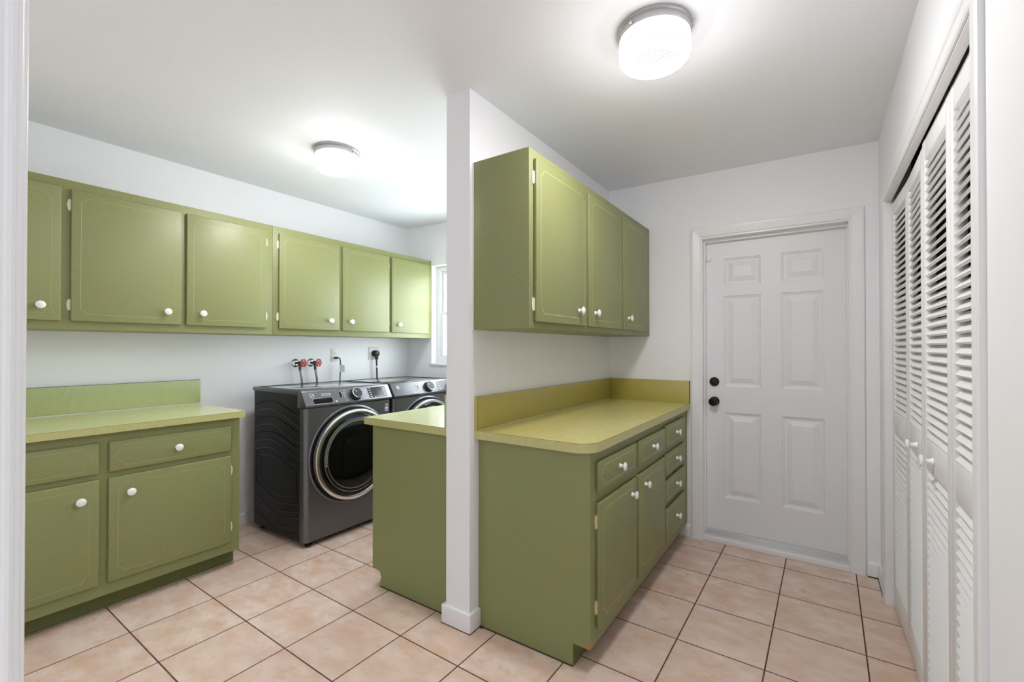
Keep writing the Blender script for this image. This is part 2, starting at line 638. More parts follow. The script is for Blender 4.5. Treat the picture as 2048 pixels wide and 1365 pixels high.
# jamb lining and stops
b.box(DX0, DX0 + 0.012, YF - 0.004, YF + 0.12, 0, DZ1, mat=0)
b.box(DX1 - 0.012, DX1, YF - 0.004, YF + 0.12, 0, DZ1)
b.box(DX0 + 0.012, DX1 - 0.012, YF - 0.004, YF + 0.12, DZ1 - 0.012, DZ1)
b.box(DX0 + 0.012, DX0 + 0.02, YF + 0.05, YD - 0.002, 0.03, DZ1 - 0.012)
b.box(DX1 - 0.02, DX1 - 0.012, YF + 0.05, YD - 0.002, 0.03, DZ1 - 0.012)
b.box(DX0 + 0.02, DX1 - 0.02, YF + 0.05, YD - 0.002, DZ1 - 0.03, DZ1 - 0.012)
single('trim_2', b, 'trim', 'white mitred casing and jamb around the panelled door', 'door trim', ST)

d1 = thing('door_1', (-0.255, YD, 0.055), 'white six panel door with black knob and deadbolt', 'door', kind=ST)
SX0, SX1, SZ0, SZ1 = DX0 + 0.014, DX1 - 0.014, 0.058, DZ1 - 0.016
# slab with six recessed, raised-field panels: a grid front with holes, then panel profiles
cols_ = [(-0.535, -0.315), (-0.198, 0.026)]
rows_ = [(1.724, 1.908), (1.037, 1.652), (0.282, 0.862)]
xs = [SX0, cols_[0][0], cols_[0][1], cols_[1][0], cols_[1][1], SX1]
zs = [SZ0, rows_[2][0], rows_[2][1], rows_[1][0], rows_[1][1], rows_[0][0], rows_[0][1], SZ1]
b = MB()
for i in range(5):
    for j in range(7):
        if i in (1, 3) and j in (1, 3, 5):
            a0, a1, c0, c1 = xs[i], xs[i + 1], zs[j], zs[j + 1]
            prof = [(0, 0), (0.003, 0.006), (0.011, 0.008), (0.015, 0.0125), (0.026, 0.0125), (0.028, 0.0105), (0.057, 0.001)]
            for (q0, e0), (q1, e1) in zip(prof[:-1], prof[1:]):
                o = [(a0 + q0, c0 + q0), (a1 - q0, c0 + q0), (a1 - q0, c1 - q0), (a0 + q0, c1 - q0)]
                n_ = [(a0 + q1, c0 + q1), (a1 - q1, c0 + q1), (a1 - q1, c1 - q1), (a0 + q1, c1 - q1)]
                for k in range(4):
                    kk = (k + 1) % 4
                    b.poly([(o[k][0], YD + e0, o[k][1]), (o[kk][0], YD + e0, o[kk][1]), (n_[kk][0], YD + e1, n_[kk][1]), (n_[k][0], YD + e1, n_[k][1])])
            q, e = prof[-1]
            b.poly([(a0 + q, YD + e, c0 + q), (a1 - q, YD + e, c0 + q), (a1 - q, YD + e, c1 - q), (a0 + q, YD + e, c1 - q)])
        else:
            b.poly([(xs[i], YD, zs[j]), (xs[i + 1], YD, zs[j]), (xs[i + 1], YD, zs[j + 1]), (xs[i], YD, zs[j + 1])])
b.box(SX0, SX1, YD + 0.0145, YD + 0.035, SZ0, SZ1)
b.box(SX0, SX0 + 0.003, YD, YD + 0.035, SZ0, SZ1)
b.box(SX1 - 0.003, SX1, YD, YD + 0.035, SZ0, SZ1)
part('door_slab', b, 'door', d1)
KX = -0.597
b = MB().lathe([(0, 0.0), (0.032, 0.0), (0.032, 0.006), (0.028, 0.012), (0.018, 0.016), (0.017, 0.03), (0.024, 0.036), (0.029, 0.046), (0.029, 0.056), (0.024, 0.064), (0.014, 0.066), (0.012, 0.062), (0.006, 0.062), (0.006, 0.068), (0, 0.068)], (KX, YD, 0.933), (0, -1, 0), 36)
part('knob', b, 'iron_black', d1, 'black round knob')
b = MB().lathe([(0, 0.0), (0.031, 0.0), (0.031, 0.008), (0.027, 0.014), (0.012, 0.016), (0, 0.016)], (KX, YD, 1.067), (0, -1, 0), 36)
db = part('deadbolt', b, 'iron_black', d1, 'black round deadbolt')
b = MB().box(-0.018, 0.018, -0.007, 0.007, -0.004, 0.004, bev=0.002)
b.bm.transform(Matrix.Translation((KX, YD - 0.022, 1.067)) @ Matrix.Rotation(math.radians(35), 4, 'Y'))
part('thumb_turn', b, 'black', db)
b = MB().box(-0.643, -0.618, YD - 0.013, YD, 1.900, 1.945, bev=0.002)
b.box(-0.652, -0.645, YD - 0.014, YD, 1.897, 1.945, bev=0.001)
part('contact_sensor', b, 'trim', d1, 'small white alarm contact')

# threshold under the door
b = MB()
b.box(DX0 + 0.012, DX1 - 0.012, YF - 0.012, YF + 0.03, 0.0, 0.030, bev=0.003)
single('trim_3', b, 'trim', 'white wooden sill strip at the foot of the panelled door', 'sill', ST)
b = MB()
b.box(DX0 + 0.012, DX1 - 0.012, YF + 0.03, YF + 0.12, 0.0, 0.036)
for i in range(5):
    y = YF + 0.034 + i * 0.0105
    b.box(DX0 + 0.013, DX1 - 0.013, y, y + 0.006, 0.034, 0.041 + i * 0.0015, bev=0.0015)
b.box(DX0 + 0.013, DX1 - 0.013, YD - 0.002, YF + 0.12, 0.034, 0.056)
single('trim_4', b, 'alu', 'ridged aluminium threshold below the panelled door', 'threshold', ST)

# ------------------------------------------------------------------ window in the far wall
w1 = thing('window_1', ((WX0 + WX1) / 2, YF + 0.1, WZ0), 'white framed window glimpsed between the cabinets and the stub wall', 'window', kind=ST)
b = MB()
fy0, fy1 = YF + 0.075, YF + 0.12
b.box(WX0, WX0 + 0.05, fy0, fy1, WZ0, WZ1, bev=0.003)
b.box(WX1 - 0.05, WX1, fy0, fy1, WZ0, WZ1, bev=0.003)
b.box(WX0 + 0.05, WX1 - 0.05, fy0, fy1, WZ1 - 0.045, WZ1, bev=0.003)
b.box(WX0 + 0.05, WX1 - 0.05, fy0, fy1, WZ0, WZ0 + 0.05, bev=0.003)
part('window_frame', b, 'trim', w1)
zm = 1.64
for nm, z0, z1, y in (('sash', zm - 0.015, WZ1 - 0.045, fy0 + 0.022), ('sash', WZ0 + 0.05, zm + 0.015, fy0 + 0.006)):
    b = MB()
    a0, a1 = WX0 + 0.05, WX1 - 0.05
    b.box(a0, a0 + 0.032, y, y + 0.018, z0, z1, bev=0.003)
    b.box(a1 - 0.032, a1, y, y + 0.018, z0, z1, bev=0.003)
    b.box(a0 + 0.03, a1 - 0.03, y, y + 0.018, z0, z0 + 0.032, bev=0.003)
    b.box(a0 + 0.03, a1 - 0.03, y, y + 0.018, z1 - 0.03, z1, bev=0.003)
    s = part(nm, b, 'trim', w1)
    b = MB().box(a0 + 0.03, a1 - 0.03, y + 0.007, y + 0.010, z0 + 0.03, z1 - 0.028)
    part('pane', b, 'glass', s)
b = MB().box(WX0 - 0.02, WX1 + 0.02, YF - 0.02, YF + 0.10, WZ0 - 0.022, WZ0 + 0.001, bev=0.004)
part('window_sill', b, 'trim', w1)

# ------------------------------------------------------------------ closet: casing and louvered bifold doors
b = MB()
steps = [(0.0, 0.0), (0.0, 0.008), (0.006, 0.011), (0.03, 0.012), (0.036, 0.015), (0.058, 0.015), (0.064, 0.011), (0.064, 0.0)]
mitred_casing(b, CY0, CY1, CZ1, 0.064, lambda u, z, d: (XR - d, u, z), steps)
bmesh.ops.recalc_face_normals(b.bm, faces=b.bm.faces[:])
b.box(XR - 0.002, XR + 0.10, CY0, CY0 + 0.006, 0, CZ1)
b.box(XR - 0.002, XR + 0.10, CY1 - 0.006, CY1, 0, CZ1)
b.box(XR - 0.002, XR + 0.0225, CY0 + 0.006, CY1 - 0.006, CZ1 - 0.006, CZ1)
single('trim_5', b, 'trim', 'white grooved casing around the louvered closet doors', 'door trim', ST)


def bifold(name, leaves, label, top):
    """leaves: two (y_near, x_near, y_far, x_far, knob fraction or None)"""
    a = leaves[0]
    t = thing(name, ((a[1] + leaves[1][3]) / 2, a[0], 0.012), label, 'door', kind=ST)
    T = 0.030
    for (ya, xa, yb, xb, kf) in leaves:
        A, B = Vector((xa, ya, 0)), Vector((xb, yb, 0))
        d = (B - A).normalized()
        wid = (B - A).length - 0.004
        mtx = Matrix.Translation(A + d * 0.002) @ Matrix(((d.x, -d.y, 0, 0), (d.y, d.x, 0, 0), (0, 0, 1, 0), (0, 0, 0, 1)))
        # local: u along the leaf, v into the room is +v? (-d.y, d.x) points towards -x = the room
        z0, z1 = 0.012, top
        S = 0.042
        fr = MB()
        fr.box(0, S, -T, 0, z0, z1, bev=0.003)
        fr.box(wid - S, wid, -T, 0, z0, z1, bev=0.003)
        rails = ((z0, 0.135), (0.878, 0.985), (1.960, z1))
        for r0, r1 in rails:
            fr.box(S - 0.002, wid - S + 0.002, -T + 0.001, -0.001, r0, r1, bev=0.002)
        fr.bm.transform(mtx)
        leaf = part('leaf', fr, 'louver', t)
        for (s0, s1) in ((0.135, 0.878), (0.985, 1.960)):
            lv = MB()
            n = int(round((s1 - s0) / 0.0292))
            p = (s1 - s0) / n
            for i in range(n):
                zc_ = s0 + p * (i + 0.5)
                # front edge low, back edge high
                dv, dz_ = -0.66, 0.751
                nv, nz = 0.751, 0.66
                hl, ht = 0.0172, 0.0042
                cv = -0.0150
                q = [(cv + dv * u_ * hl + nv * t_ * ht, zc_ + dz_ * u_ * hl + nz * t_ * ht) for u_, t_ in ((-1, -1), (-1, 1), (1, 1), (1, -1))]
                pts0 = [(S - 0.001, v, z) for v, z in q]
                pts1 = [(wid - S + 0.001, v, z) for v, z in q]
                lv.hexa([pts0[0], pts0[1], pts0[2], pts0[3], pts1[0], pts1[1], pts1[2], pts1[3]])
            lv.bm.transform(mtx)
            part('louvers', lv, 'louver', leaf)
        if kf is not None:
            kb = MB().lathe([(0, 0), (0.0135, 0), (0.0125, 0.004), (0.0085, 0.009), (0.0075, 0.016), (0.0085, 0.021), (0.016, 0.024), (0.0205, 0.028), (0.0205, 0.031), (0.016, 0.0355), (0, 0.0375)], (0, 0, 0), (0, 1, 0), 28)
            kb.bm.transform(mtx @ Matrix.Translation((wid * kf, 0, 0.925)))
            part('knob', kb, 'porcelain', leaf, 'round white wooden knob')
    return t


DXN = 0.309
bifold('door_2', [(1.372, DXN, 1.771, DXN + 0.001, None), (1.771, DXN + 0.001, 2.172, DXN, 0.60)], 'near pair of white louvered bifold closet leaves', 2.034)
bifold('door_3', [(2.172, DXN, 2.573, DXN + 0.0075, 0.37), (2.573, DXN + 0.0075, 2.967, DXN - 0.003, None)], 'far pair of white louvered bifold closet leaves nearest the panelled door', 2.021)


# ------------------------------------------------------------------ cabinet hardware meshes shared by all cabinets
def knob_mesh(k=1.0):
    mb = MB().lathe([(0, 0), (0.0105 * k, 0), (0.0085 * k, 0.003), (0.0068 * k, 0.009), (0.0075 * k, 0.014), (0.013 * k, 0.018), (0.0165 * k, 0.022), (0.0165 * k, 0.025), (0.012 * k, 0.029), (0, 0.031)], (0, 0, 0), (1, 0, 0), 28)
    return mb.mesh('knob', ['porcelain'])


def hinge_mesh(mat):
    mb = MB()
    n = 10
    pts = [(-0.002 + 0.0105 * math.cos(a) * (1 if math.cos(a) < 0 else 0.25), 0.031 * math.sin(a)) for a in [2 * PI * i / 24 for i in range(24)]]
    mb.prism(pts, 'x', 0, 0.002)
    for k in range(5):
        z = -0.021 + k * 0.0105
        mb.lathe([(0, -0.0048), (0.0036, -0.0048), (0.0036, 0.0048), (0, 0.0048)], (0.004, 0.002, z), (0, 0, 1), 10)
    mb.lathe([(0, -0.0015), (0.003, 0)], (0.002, -0.006, 0.016), (1, 0, 0), 8)
    mb.lathe([(0, -0.0015), (0.003, 0)], (0.002, -0.006, -0.016), (1, 0, 0), 8)
    return mb.mesh('hinge', [mat])


KNOB = knob_mesh(1.13)
HINGE_W = hinge_mesh('hinge_white')
HINGE_B = hinge_mesh('hinge_brass')


def stripe_path(y0, y1, z0, z1, ins, r, scoop):
    """pinstripe rectangle with scooped corners"""
    a0, a1, c0, c1 = y0 + ins, y1 - ins, z0 + ins, z1 - ins
    pts = []
    if scoop == 'door':
        for cx, cz, s in ((a0, c0, 90), (a1, c0, 180), (a1, c1, 270), (a0, c1, 0)):
            seg = []
            for i in range(7):
                a = math.radians(s - 90 * i / 6)
                seg.append((cx + r * math.cos(a), cz + r * math.sin(a)))
            # a short nick where the scoop meets the straight
            pts += seg
        return pts
    mid = (c0 + c1) / 2
    hh = (c1 - c0) / 2
    for side in (0, 1):
        e = a0 if side == 0 else a1
        s = 1 if side == 0 else -1
        prof = [(0.030, -hh), (0.030, -hh * 0.72), (0.024, -hh * 0.5), (0.010, -hh * 0.36), (0.003, -hh * 0.2), (0.0, 0), (0.003, hh * 0.2), (0.010, hh * 0.36), (0.024, hh * 0.5), (0.030, hh * 0.72), (0.030, hh)]
        if side == 1:
            prof = prof[::-1]
        # walk so that the loop runs round: left side downwards, right side upwards
        prof = prof[::-1] if True else prof
        pts += [(e + s * u, mid + v) for u, v in prof]
    return pts


def front(mb, y0, y1, z0, z1, xf, s, kind, th=0.018):
    """a lipped door or drawer front on face x = xf, looking along s"""
    xa, xb = (xf, xf + s * th) if s > 0 else (xf + s * th, xf)
    mb.box(xa, xb, y0, y1, z0, z1, bev=0.0045, seg=3)
    ins = 0.037 if kind == 'door' else 0.022
    p = stripe_path(y0, y1, z0, z1, ins, 0.024, kind)
    X = xf + s * (th + 0.0002)
    mb.tube([(X, a, c) for a, c in p], 0.0009, 4, mat=1, closed=True, flat=((1, 0, 0), 0.35))


def add_hinge(parent, x, y, z, side, hm, s=1):
    """side -1: plate on the near side of the door edge, +1: far side"""
    o = inst('hinge', hm, parent, (x, y, z), (0, 0, 0) if s > 0 else (0, 0, PI))
    if side > 0:
        o.rotation_euler = (PI, 0, 0)
    return o


def cabinet(name, label, loc, body_mb, fronts, xf, hm, group=None, s=1, body_mats=('green', 'toe', 'chip', 'dirt'), line='stripe'):
    t = thing(name, loc, label, 'cabinet', group)
    part('body', body_mb, list(body_mats), t)
    for f in fronts:
        kind, y0, y1, z0, z1, knob, hinges = f
        mb = MB()
        front(mb, y0, y1, z0, z1, xf, s, kind)
        cx = (y0 + y1) / 2
        p = part(kind, mb, ['green', line], t, at=(xf, cx, (z0 + z1) / 2))
        if knob:
            inst('knob', KNOB, p, (xf + s * 0.018, knob[0], knob[1]), (0, 0, 0) if s > 0 else (0, 0, PI), 'white porcelain knob')
        if hinges:
            side, zs_ = hinges
            yy = y0 - 0.001 if side < 0 else y1 + 0.001
            for z in zs_:
                add_hinge(p, xf + 0.001, yy, z, side, hm)
    return t


# left wall cabinets (two units, joined at y = 1.703)
XU = -3.19
LUZ0, LUZ1 = 1.393, 2.163
b = MB().box(XL, XU, YN + 0.006, 1.7025, LUZ0, LUZ1, bev=0.0015)
b.prism([(XL, LUZ0 + 0.02), (XU - 0.02, LUZ0 + 0.02), (XU - 0.02, LUZ0 + 0.022), (XL, LUZ0 + 0.022)], 'y', YN + 0.02, 1.69, mat=1)
DZ = (1.437, 2.117)
cabinet('wall_cabinet', 'green wall cabinet near the doorway, on the wall above the left worktop', (XL, 0.9, LUZ0), b, [
    ('door', 0.130, 0.622, *DZ, (0.546, 1.512), None),
    ('door', 0.659, 1.146, *DZ, (1.072, 1.512), (-1, (2.035, 1.521))),
    ('door', 1.173, 1.653, *DZ, (1.256, 1.512), (1, (2.035, 1.521))),
], XU, HINGE_W, 'green wall cabinets on the left wall')
b = MB().box(XL, XU, 1.7035, YF - 0.002, LUZ0, LUZ1, bev=0.0015)
cabinet('wall_cabinet', 'green wall cabinet above the two laundry machines, reaching the window wall', (XL, 2.5, LUZ0), b, [
    ('door', 1.743, 2.231, *DZ, (2.150, 1.512), (-1, (2.035, 1.521))),
    ('door', 2.262, 2.741, *DZ, (2.338, 1.512), (1, (2.035, 1.521))),
    ('door', 2.769, 3.235, *DZ, (2.852, 1.510), (1, (2.035, 1.521))),
], XU, HINGE_W, 'green wall cabinets on the left wall')

# right wall cabinet on the partition
XW = -1.018
RUZ0, RUZ1, RUY = 1.383, 2.157, 1.634
b = MB().box(PX1, XW, RUY, YF - 0.002, RUZ0, RUZ1, bev=0.0015)
b.box(PX1 - 0.0, PX1 + 0.006, RUY - 0.003, RUY + 0.004, RUZ0, RUZ1, mat=1, bev=0.001)
DZ = (1.412, 2.117)
cabinet('wall_cabinet', 'olive green wall cabinet with three doors hanging on the stub wall', (PX1, 2.4, RUZ0), b, [
    ('door', 1.668, 2.178, *DZ, (2.085, 1.487), (-1, (2.035, 1.487))),
    ('door', 2.205, 2.694, *DZ, (2.283, 1.487), None),
    ('door', 2.722, 3.185, *DZ, (2.800, 1.487), None),
], XW, HINGE_W, line='stripe_cream', body_mats=('green', 'caulk', 'chip'))

# left base cabinet
XB, XT = -2.90, -2.972


def base_body(xb, xf, xt, y0, y1, ztop, s, zt=0.089):
    xb = xb + s * 0.004
    mb = MB()
    pts = [(xb, 0.0), (xt, 0.0), (xt, zt), (xf, zt), (xf, ztop), (xb, ztop)]
    mb.prism(pts, 'y', y0, y1)
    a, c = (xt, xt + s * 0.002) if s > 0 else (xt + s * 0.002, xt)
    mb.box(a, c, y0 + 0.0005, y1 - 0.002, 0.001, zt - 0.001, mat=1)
    return mb


b = base_body(XL, XB, XT, YN + 0.006, 1.352, 0.884, 1)
b.box(XT, XT + 0.006, YN + 0.01, 1.350, 0, 0.004, mat=1)
cabinet('base_cabinet', 'green base cabinet against the left wall with drawers over doors', (XL + 0.3, 0.7, 0), b, [
    ('drawer', 0.145, 0.703, 0.690, 0.838, (0.430, 0.765), None),
    ('drawer', 0.741, 1.299, 0.690, 0.838, (1.027, 0.763), None),
    ('door', 0.145, 0.705, 0.150, 0.660, (0.634, 0.575), None),
    ('door', 0.739, 1.299, 0.150, 0.660, (0.823, 0.577), (1, (0.573, 0.24))),
], XB, HINGE_W)
# right base cabinet on the partition
XF_, XTT, RBY = -0.759, -0.836, 1.678
b = base_body(PX1, XF_, XTT, RBY, YF - 0.002, 0.878, 1, 0.094)
b.prism([(-0.795, 0.0945), (-0.759, 0.0945), (-0.759, 0.107), (-0.766, 0.110), (-0.772, 0.104), (-0.78, 0.101), (-0.79, 0.098)], 'y', RBY - 0.0006, RBY + 0.001, mat=2)
b.prism([(RBY, 0.0945), (RBY + 0.05, 0.0945), (RBY + 0.045, 0.099), (RBY + 0.03, 0.101), (RBY + 0.02, 0.098), (RBY + 0.006, 0.106), (RBY, 0.106)], 'x', XF_ - 0.001, XF_ + 0.0006, mat=2)
b.box(PX1 + 0.01, XTT, RBY - 0.003, RBY, 0, 0.005, mat=3)
b.box(PX1 + 0.004, PX1 + 0.03, RBY - 0.012, RBY, 0, 0.007, mat=3, bev=0.002)
cabinet('base_cabinet', 'olive green base cabinet below the rounded worktop, beside the stub wall', (-1.0, 2.4, 0), b, [
    ('drawer', 1.731, 2.188, 0.708, 0.833, (1.962, 0.770), None),
    ('drawer', 2.222, 2.683, 0.708, 0.833, (2.452, 0.770), None),
    ('door', 1.731, 2.188, 0.158, 0.666, (2.118, 0.600), (-1, (0.588, 0.240))),
    ('door', 2.220, 2.681, 0.158, 0.666, (2.318, 0.600), None),
    ('drawer', 2.704, 3.160, 0.705, 0.842, (2.935, 0.773), None),
    ('drawer', 2.704, 3.160, 0.548, 0.672, (2.935, 0.610), None),
    ('drawer', 2.704, 3.160, 0.388, 0.518, (2.935, 0.453), None),
    ('drawer', 2.704, 3.160, 0.158, 0.350, (2.935, 0.252), None),
], XF_, HINGE_B, line='stripe_cream')
# base cabinet on the other side of the partition, facing the machines
XI, XIT, IY = -2.046, -1.98, 1.652
b = MB()
b.prism([(PX0 - 0.004, 0.0), (XIT, 0.0), (XIT - 0.003, 0.035), (XIT + 0.004, 0.05), (XIT - 0.004, 0.078), (XI + 0.02, 0.09), (XI, 0.092), (XI, 0.880), (PX0 - 0.004, 0.880)], 'y', IY, IY + 0.018)
b.prism([(PX0 - 0.004, 0.0), (XIT, 0.0), (XIT, 0.092), (XI, 0.092), (XI, 0.880), (PX0 - 0.004, 0.880)], 'y', IY + 0.018, YF - 0.016)
b.box(XIT, PX0 - 0.005, IY - 0.003, IY, 0, 0.005, mat=3)
cabinet('base_cabinet', 'green base cabinet with plain end panel between the washer and the stub wall', (-1.75, 2.4, 0), b, [
    ('drawer', 1.700, 2.190, 0.708, 0.833, (1.945, 0.770), None),
    ('drawer', 2.220, 2.700, 0.708, 0.833, (2.460, 0.770), None),
    ('door', 1.700, 2.190, 0.158, 0.666, (2.120, 0.600), None),
    ('door', 2.220, 2.700, 0.158, 0.666, (2.290, 0.600), None),
    ('door', 2.730, 3.230, 0.158, 0.833, (2.800, 0.700), None),
], XI, HINGE_B, s=-1)


# ------------------------------------------------------------------ worktops
def rounded_top(x0, x1, y0, y1, r, corner):
    """outline of a worktop, one rounded near corner ('x1' or 'x0')"""
    if corner == 'x1':
        arc = [(x1 - r + r * math.sin(a), y0 + r - r * math.cos(a)) for a in [PI / 2 * i / 14 for i in range(15)]]
        return [(x0, y0)] + arc + [(x1, y1), (x0, y1)]
    return [(x0, y0), (x1, y0), (x1, y1), (x0, y1)]


def worktop(label, loc, outline, z0, z1, splashes, caulks=(), tone='', nicks=()):
    t = thing('countertop', loc, label, 'countertop')
    mb = MB().prism(outline, 'z', z0, z1 - 0.0022, mat=1)
    mb.prism(outline, 'z', z1 - 0.0022, z1 - 0.0012, mat=2)
    ins = outline
    mb.prism(ins, 'z', z1 - 0.0012, z1, mat=0)
    for nick in nicks:
        mb.box(*nick, mat=2)
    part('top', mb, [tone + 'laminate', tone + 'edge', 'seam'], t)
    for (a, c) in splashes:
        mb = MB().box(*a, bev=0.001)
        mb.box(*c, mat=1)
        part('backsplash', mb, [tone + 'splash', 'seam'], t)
    for a in caulks:
        part('caulk_strip', MB().box(*a), 'caulk', t)
    return t


o = rounded_top(XL, -2.862, YN + 0.006, 1.367, 0, None)
worktop('daylight tinted green worktop with tall backsplash against the left wall', (XL + 0.3, 0.7, 0.884), o, 0.884, 0.920,
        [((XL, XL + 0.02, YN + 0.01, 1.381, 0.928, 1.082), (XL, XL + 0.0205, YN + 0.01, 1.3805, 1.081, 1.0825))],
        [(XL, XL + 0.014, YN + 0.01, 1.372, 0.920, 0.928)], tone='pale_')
o = rounded_top(PX1, -0.737, 1.646, YF - 0.001, 0.085, 'x1')
worktop('lamp tinted green worktop with rounded corner on the base cabinet beside the door', (-1.0, 2.4, 0.878), o, 0.878, 0.918,
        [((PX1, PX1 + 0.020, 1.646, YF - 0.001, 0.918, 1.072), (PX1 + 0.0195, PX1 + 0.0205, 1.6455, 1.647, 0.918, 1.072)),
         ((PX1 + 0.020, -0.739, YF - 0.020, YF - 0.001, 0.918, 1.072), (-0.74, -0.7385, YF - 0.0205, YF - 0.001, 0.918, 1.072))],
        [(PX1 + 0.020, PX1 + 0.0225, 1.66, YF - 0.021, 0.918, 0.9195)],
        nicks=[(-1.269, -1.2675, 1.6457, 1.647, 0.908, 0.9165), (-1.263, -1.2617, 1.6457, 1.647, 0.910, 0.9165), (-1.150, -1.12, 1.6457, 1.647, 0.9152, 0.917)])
o = rounded_top(-2.078, PX0, 1.618, YF - 0.001, 0, None)
worktop('daylight tinted green worktop facing the laundry machines, left of the stub wall', (-1.75, 2.4, 0.880), o, 0.880, 0.918,
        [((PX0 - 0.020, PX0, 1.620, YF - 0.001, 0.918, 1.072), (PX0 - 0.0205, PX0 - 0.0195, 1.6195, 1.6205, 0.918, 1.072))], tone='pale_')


# ------------------------------------------------------------------ washer and dryer
def machine(name, y0, wd, label, washer):
    y1 = y0 + wd
    yc = (y0 + y1) / 2
    XBk, XFr = -3.385, -2.742
    t = thing(name, ((XBk + XFr) / 2, yc, 0), label, 'washing machine' if washer else 'dryer')
    R = 0.035
    arc0 = [(XFr - R + R * math.sin(a), y0 + R - R * math.cos(a)) for a in [PI / 2 * i / 8 for i in range(9)]]
    arc1 = [(XFr - R + R * math.cos(a), y1 - R + R * math.sin(a)) for a in [PI / 2 * i / 8 for i in range(9)]]
    mb = MB()
    # front shell with rounded corners, then the side and back shell
    mb.prism([(-2.80, y0)] + arc0 + arc1 + [(-2.80, y1)], 'z', 0.035, 0.902, mat=0)
    mb.prism([(XBk, y0 + 0.003), (-2.80, y0 + 0.003), (-2.80, y1 - 0.003), (XBk, y1 - 0.003)], 'z', 0.035, 0.990, mat=1)
    # pressed ribs of the near side
    def side_pt(u, v):      # u 0 back .. 1 front, v 0 bottom .. 1 top
        return (XBk + 0.025 + u * 0.555, y0 + 0.0022, 0.06 + v * 0.90)
    def rib(pts, closed=False):
        mb.tube([side_pt(u, v) for u, v in pts], 0.0042, 8, mat=2, closed=closed, flat=((0, 1, 0), 0.9))
    def arch(v_back, v_peak, v_front, pk=0.40):
        out = []
        for i in range(17):
            u = i / 16
            if u < pk:
                k = 1 - u / pk
                v = v_peak + (v_back - v_peak) * k * k
            else:
                k = (u - pk) / (1 - pk)
                v = v_peak + (v_front - v_peak) * k ** 1.5
            out.append((u, v))
        return out
    for k in range(3):
        dz = -0.118 * k
        up = arch(0.925 + dz, 0.965 + dz, 0.865 + dz)
        lo = arch(0.865 + dz, 0.905 + dz, 0.795 + dz)
        rib(up + [(1.0, 0.81 + dz)] + lo[::-1])
        rib(up)
    top = arch(0.565, 0.605, 0.49)
    bot = arch(0.33, 0.215, 0.245, 0.62)
    rib(top + bot[::-1], True)
    top = [(0.10 + u * 0.80, v) for u, v in arch(0.53, 0.55, 0.455)]
    bot = [(0.10 + u * 0.80, v) for u, v in arch(0.36, 0.265, 0.29, 0.62)]
    rib(top + bot[::-1], True)
    for k in range(2):
        dz = -0.115 * k
        lo = arch(0.215 + dz, 0.105 + dz, 0.145 + dz, 0.66)
        up = arch(0.26 + dz, 0.155 + dz, 0.19 + dz, 0.66)
        rib(lo + [(1.0, 0.175 + dz)] + up[::-1][:9])
    part('cabinet_shell', mb, ['graphite', 'graphite_side', 'graphite_rib_highlight'], t)
    # lid
    mb = MB().box(XBk - 0.015, -2.812, y0 - 0.004, y1 + 0.004, 0.990, 1.018, bev=0.006, seg=3)
    mb.box(XBk + 0.03, -2.83, y0 + 0.022, y1 - 0.022, 1.017, 1.0195, bev=0.001, mat=1)
    mb.tube([(XBk + 0.028, y0 + 0.02, 1.0185), (XBk + 0.028, y1 - 0.02, 1.0185)], 0.003, 6, mat=2)
    mb.tube([(XBk + 0.028, y1 - 0.02, 1.0185), (-2.83, y1 - 0.02, 1.0185)], 0.003, 6, mat=2)
    mb.tube([(XBk + 0.028, y0 + 0.02, 1.0185), (-2.83, y0 + 0.02, 1.0185)], 0.003, 6, mat=2)
    part('lid', mb, ['graphite', 'graphite_top', 'graphite_side'], t)
    # control panel: leaning face
    XT0, ZT0, XB0, ZB0 = -2.782, 1.008, -2.732, 0.922
    prof = [(-2.83, 1.019), (-2.80, 1.019), (-2.79, 1.016), (XT0, ZT0), (XB0, ZB0), (XB0 - 0.001, 0.912), (XB0 - 0.008, 0.906), (-2.83, 0.904)]
    mb = MB().prism(prof, 'y', y0, y1, bev=0.0025)
    cp = part('control_panel', mb, 'graphite', t)
    fd = Vector((XB0 - XT0, 0, ZB0 - ZT0))
    Lf = fd.length
    fd.normalize()
    nrm = Vector((-fd.z, 0, fd.x)).normalized()
    if nrm.x < 0:
        nrm = -nrm
    # face frame: local x -> +y, local y -> up the face, local z -> outward normal
    def face(y, v, lift=0.0):      # v 0 top .. 1 bottom
        p = Vector((XT0, y, ZT0)) + fd * (v * Lf) + nrm * lift
        up_ = -fd
        return Matrix(((0, up_.x, nrm.x, p.x), (1, up_.y, nrm.y, p.y), (0, up_.z, nrm.z, p.z), (0, 0, 0, 1)))
    def plaque(w_, h_, y, v, lift, mat='black_gloss', th=0.002, bev=0.0009, name='plaque', label=None, r=0):
        q = MB()
        if r:
            pts = []
            for cx, cy, s0 in ((w_ / 2 - r, h_ / 2 - r, 0), (-w_ / 2 + r, h_ / 2 - r, 90), (-w_ / 2 + r, -h_ / 2 + r, 180), (w_ / 2 - r, -h_ / 2 + r, 270)):
                for i in range(6):
                    a = math.radians(s0 + 18 * i)
                    pts.append((cx + r * math.cos(a), cy + r * math.sin(a)))
            q.prism(pts, 'z', 0, th)
        else:
            q.box(-w_ / 2, w_ / 2, -h_ / 2, h_ / 2, 0, th)
        q.bm.transform(face(y, v, lift))
        return q
    # round emblem with a script monogram
    q = MB().lathe([(0, 0), (0.0155, 0), (0.0155, 0.0012), (0, 0.0015)], (0, 0, 0), (0, 0, 1), 32)
    ey = y0 + 0.062
    q.lathe([(0.0128, 0.0013), (0.0131, 0.0020), (0.0153, 0.0020), (0.0156, 0.0008)], (0, 0, 0), (0, 0, 1), 32, mat=1)
    q.text('GE', 0.0150, Matrix.Translation((0, 0, 0.002)), mat=1, shear=0.25)
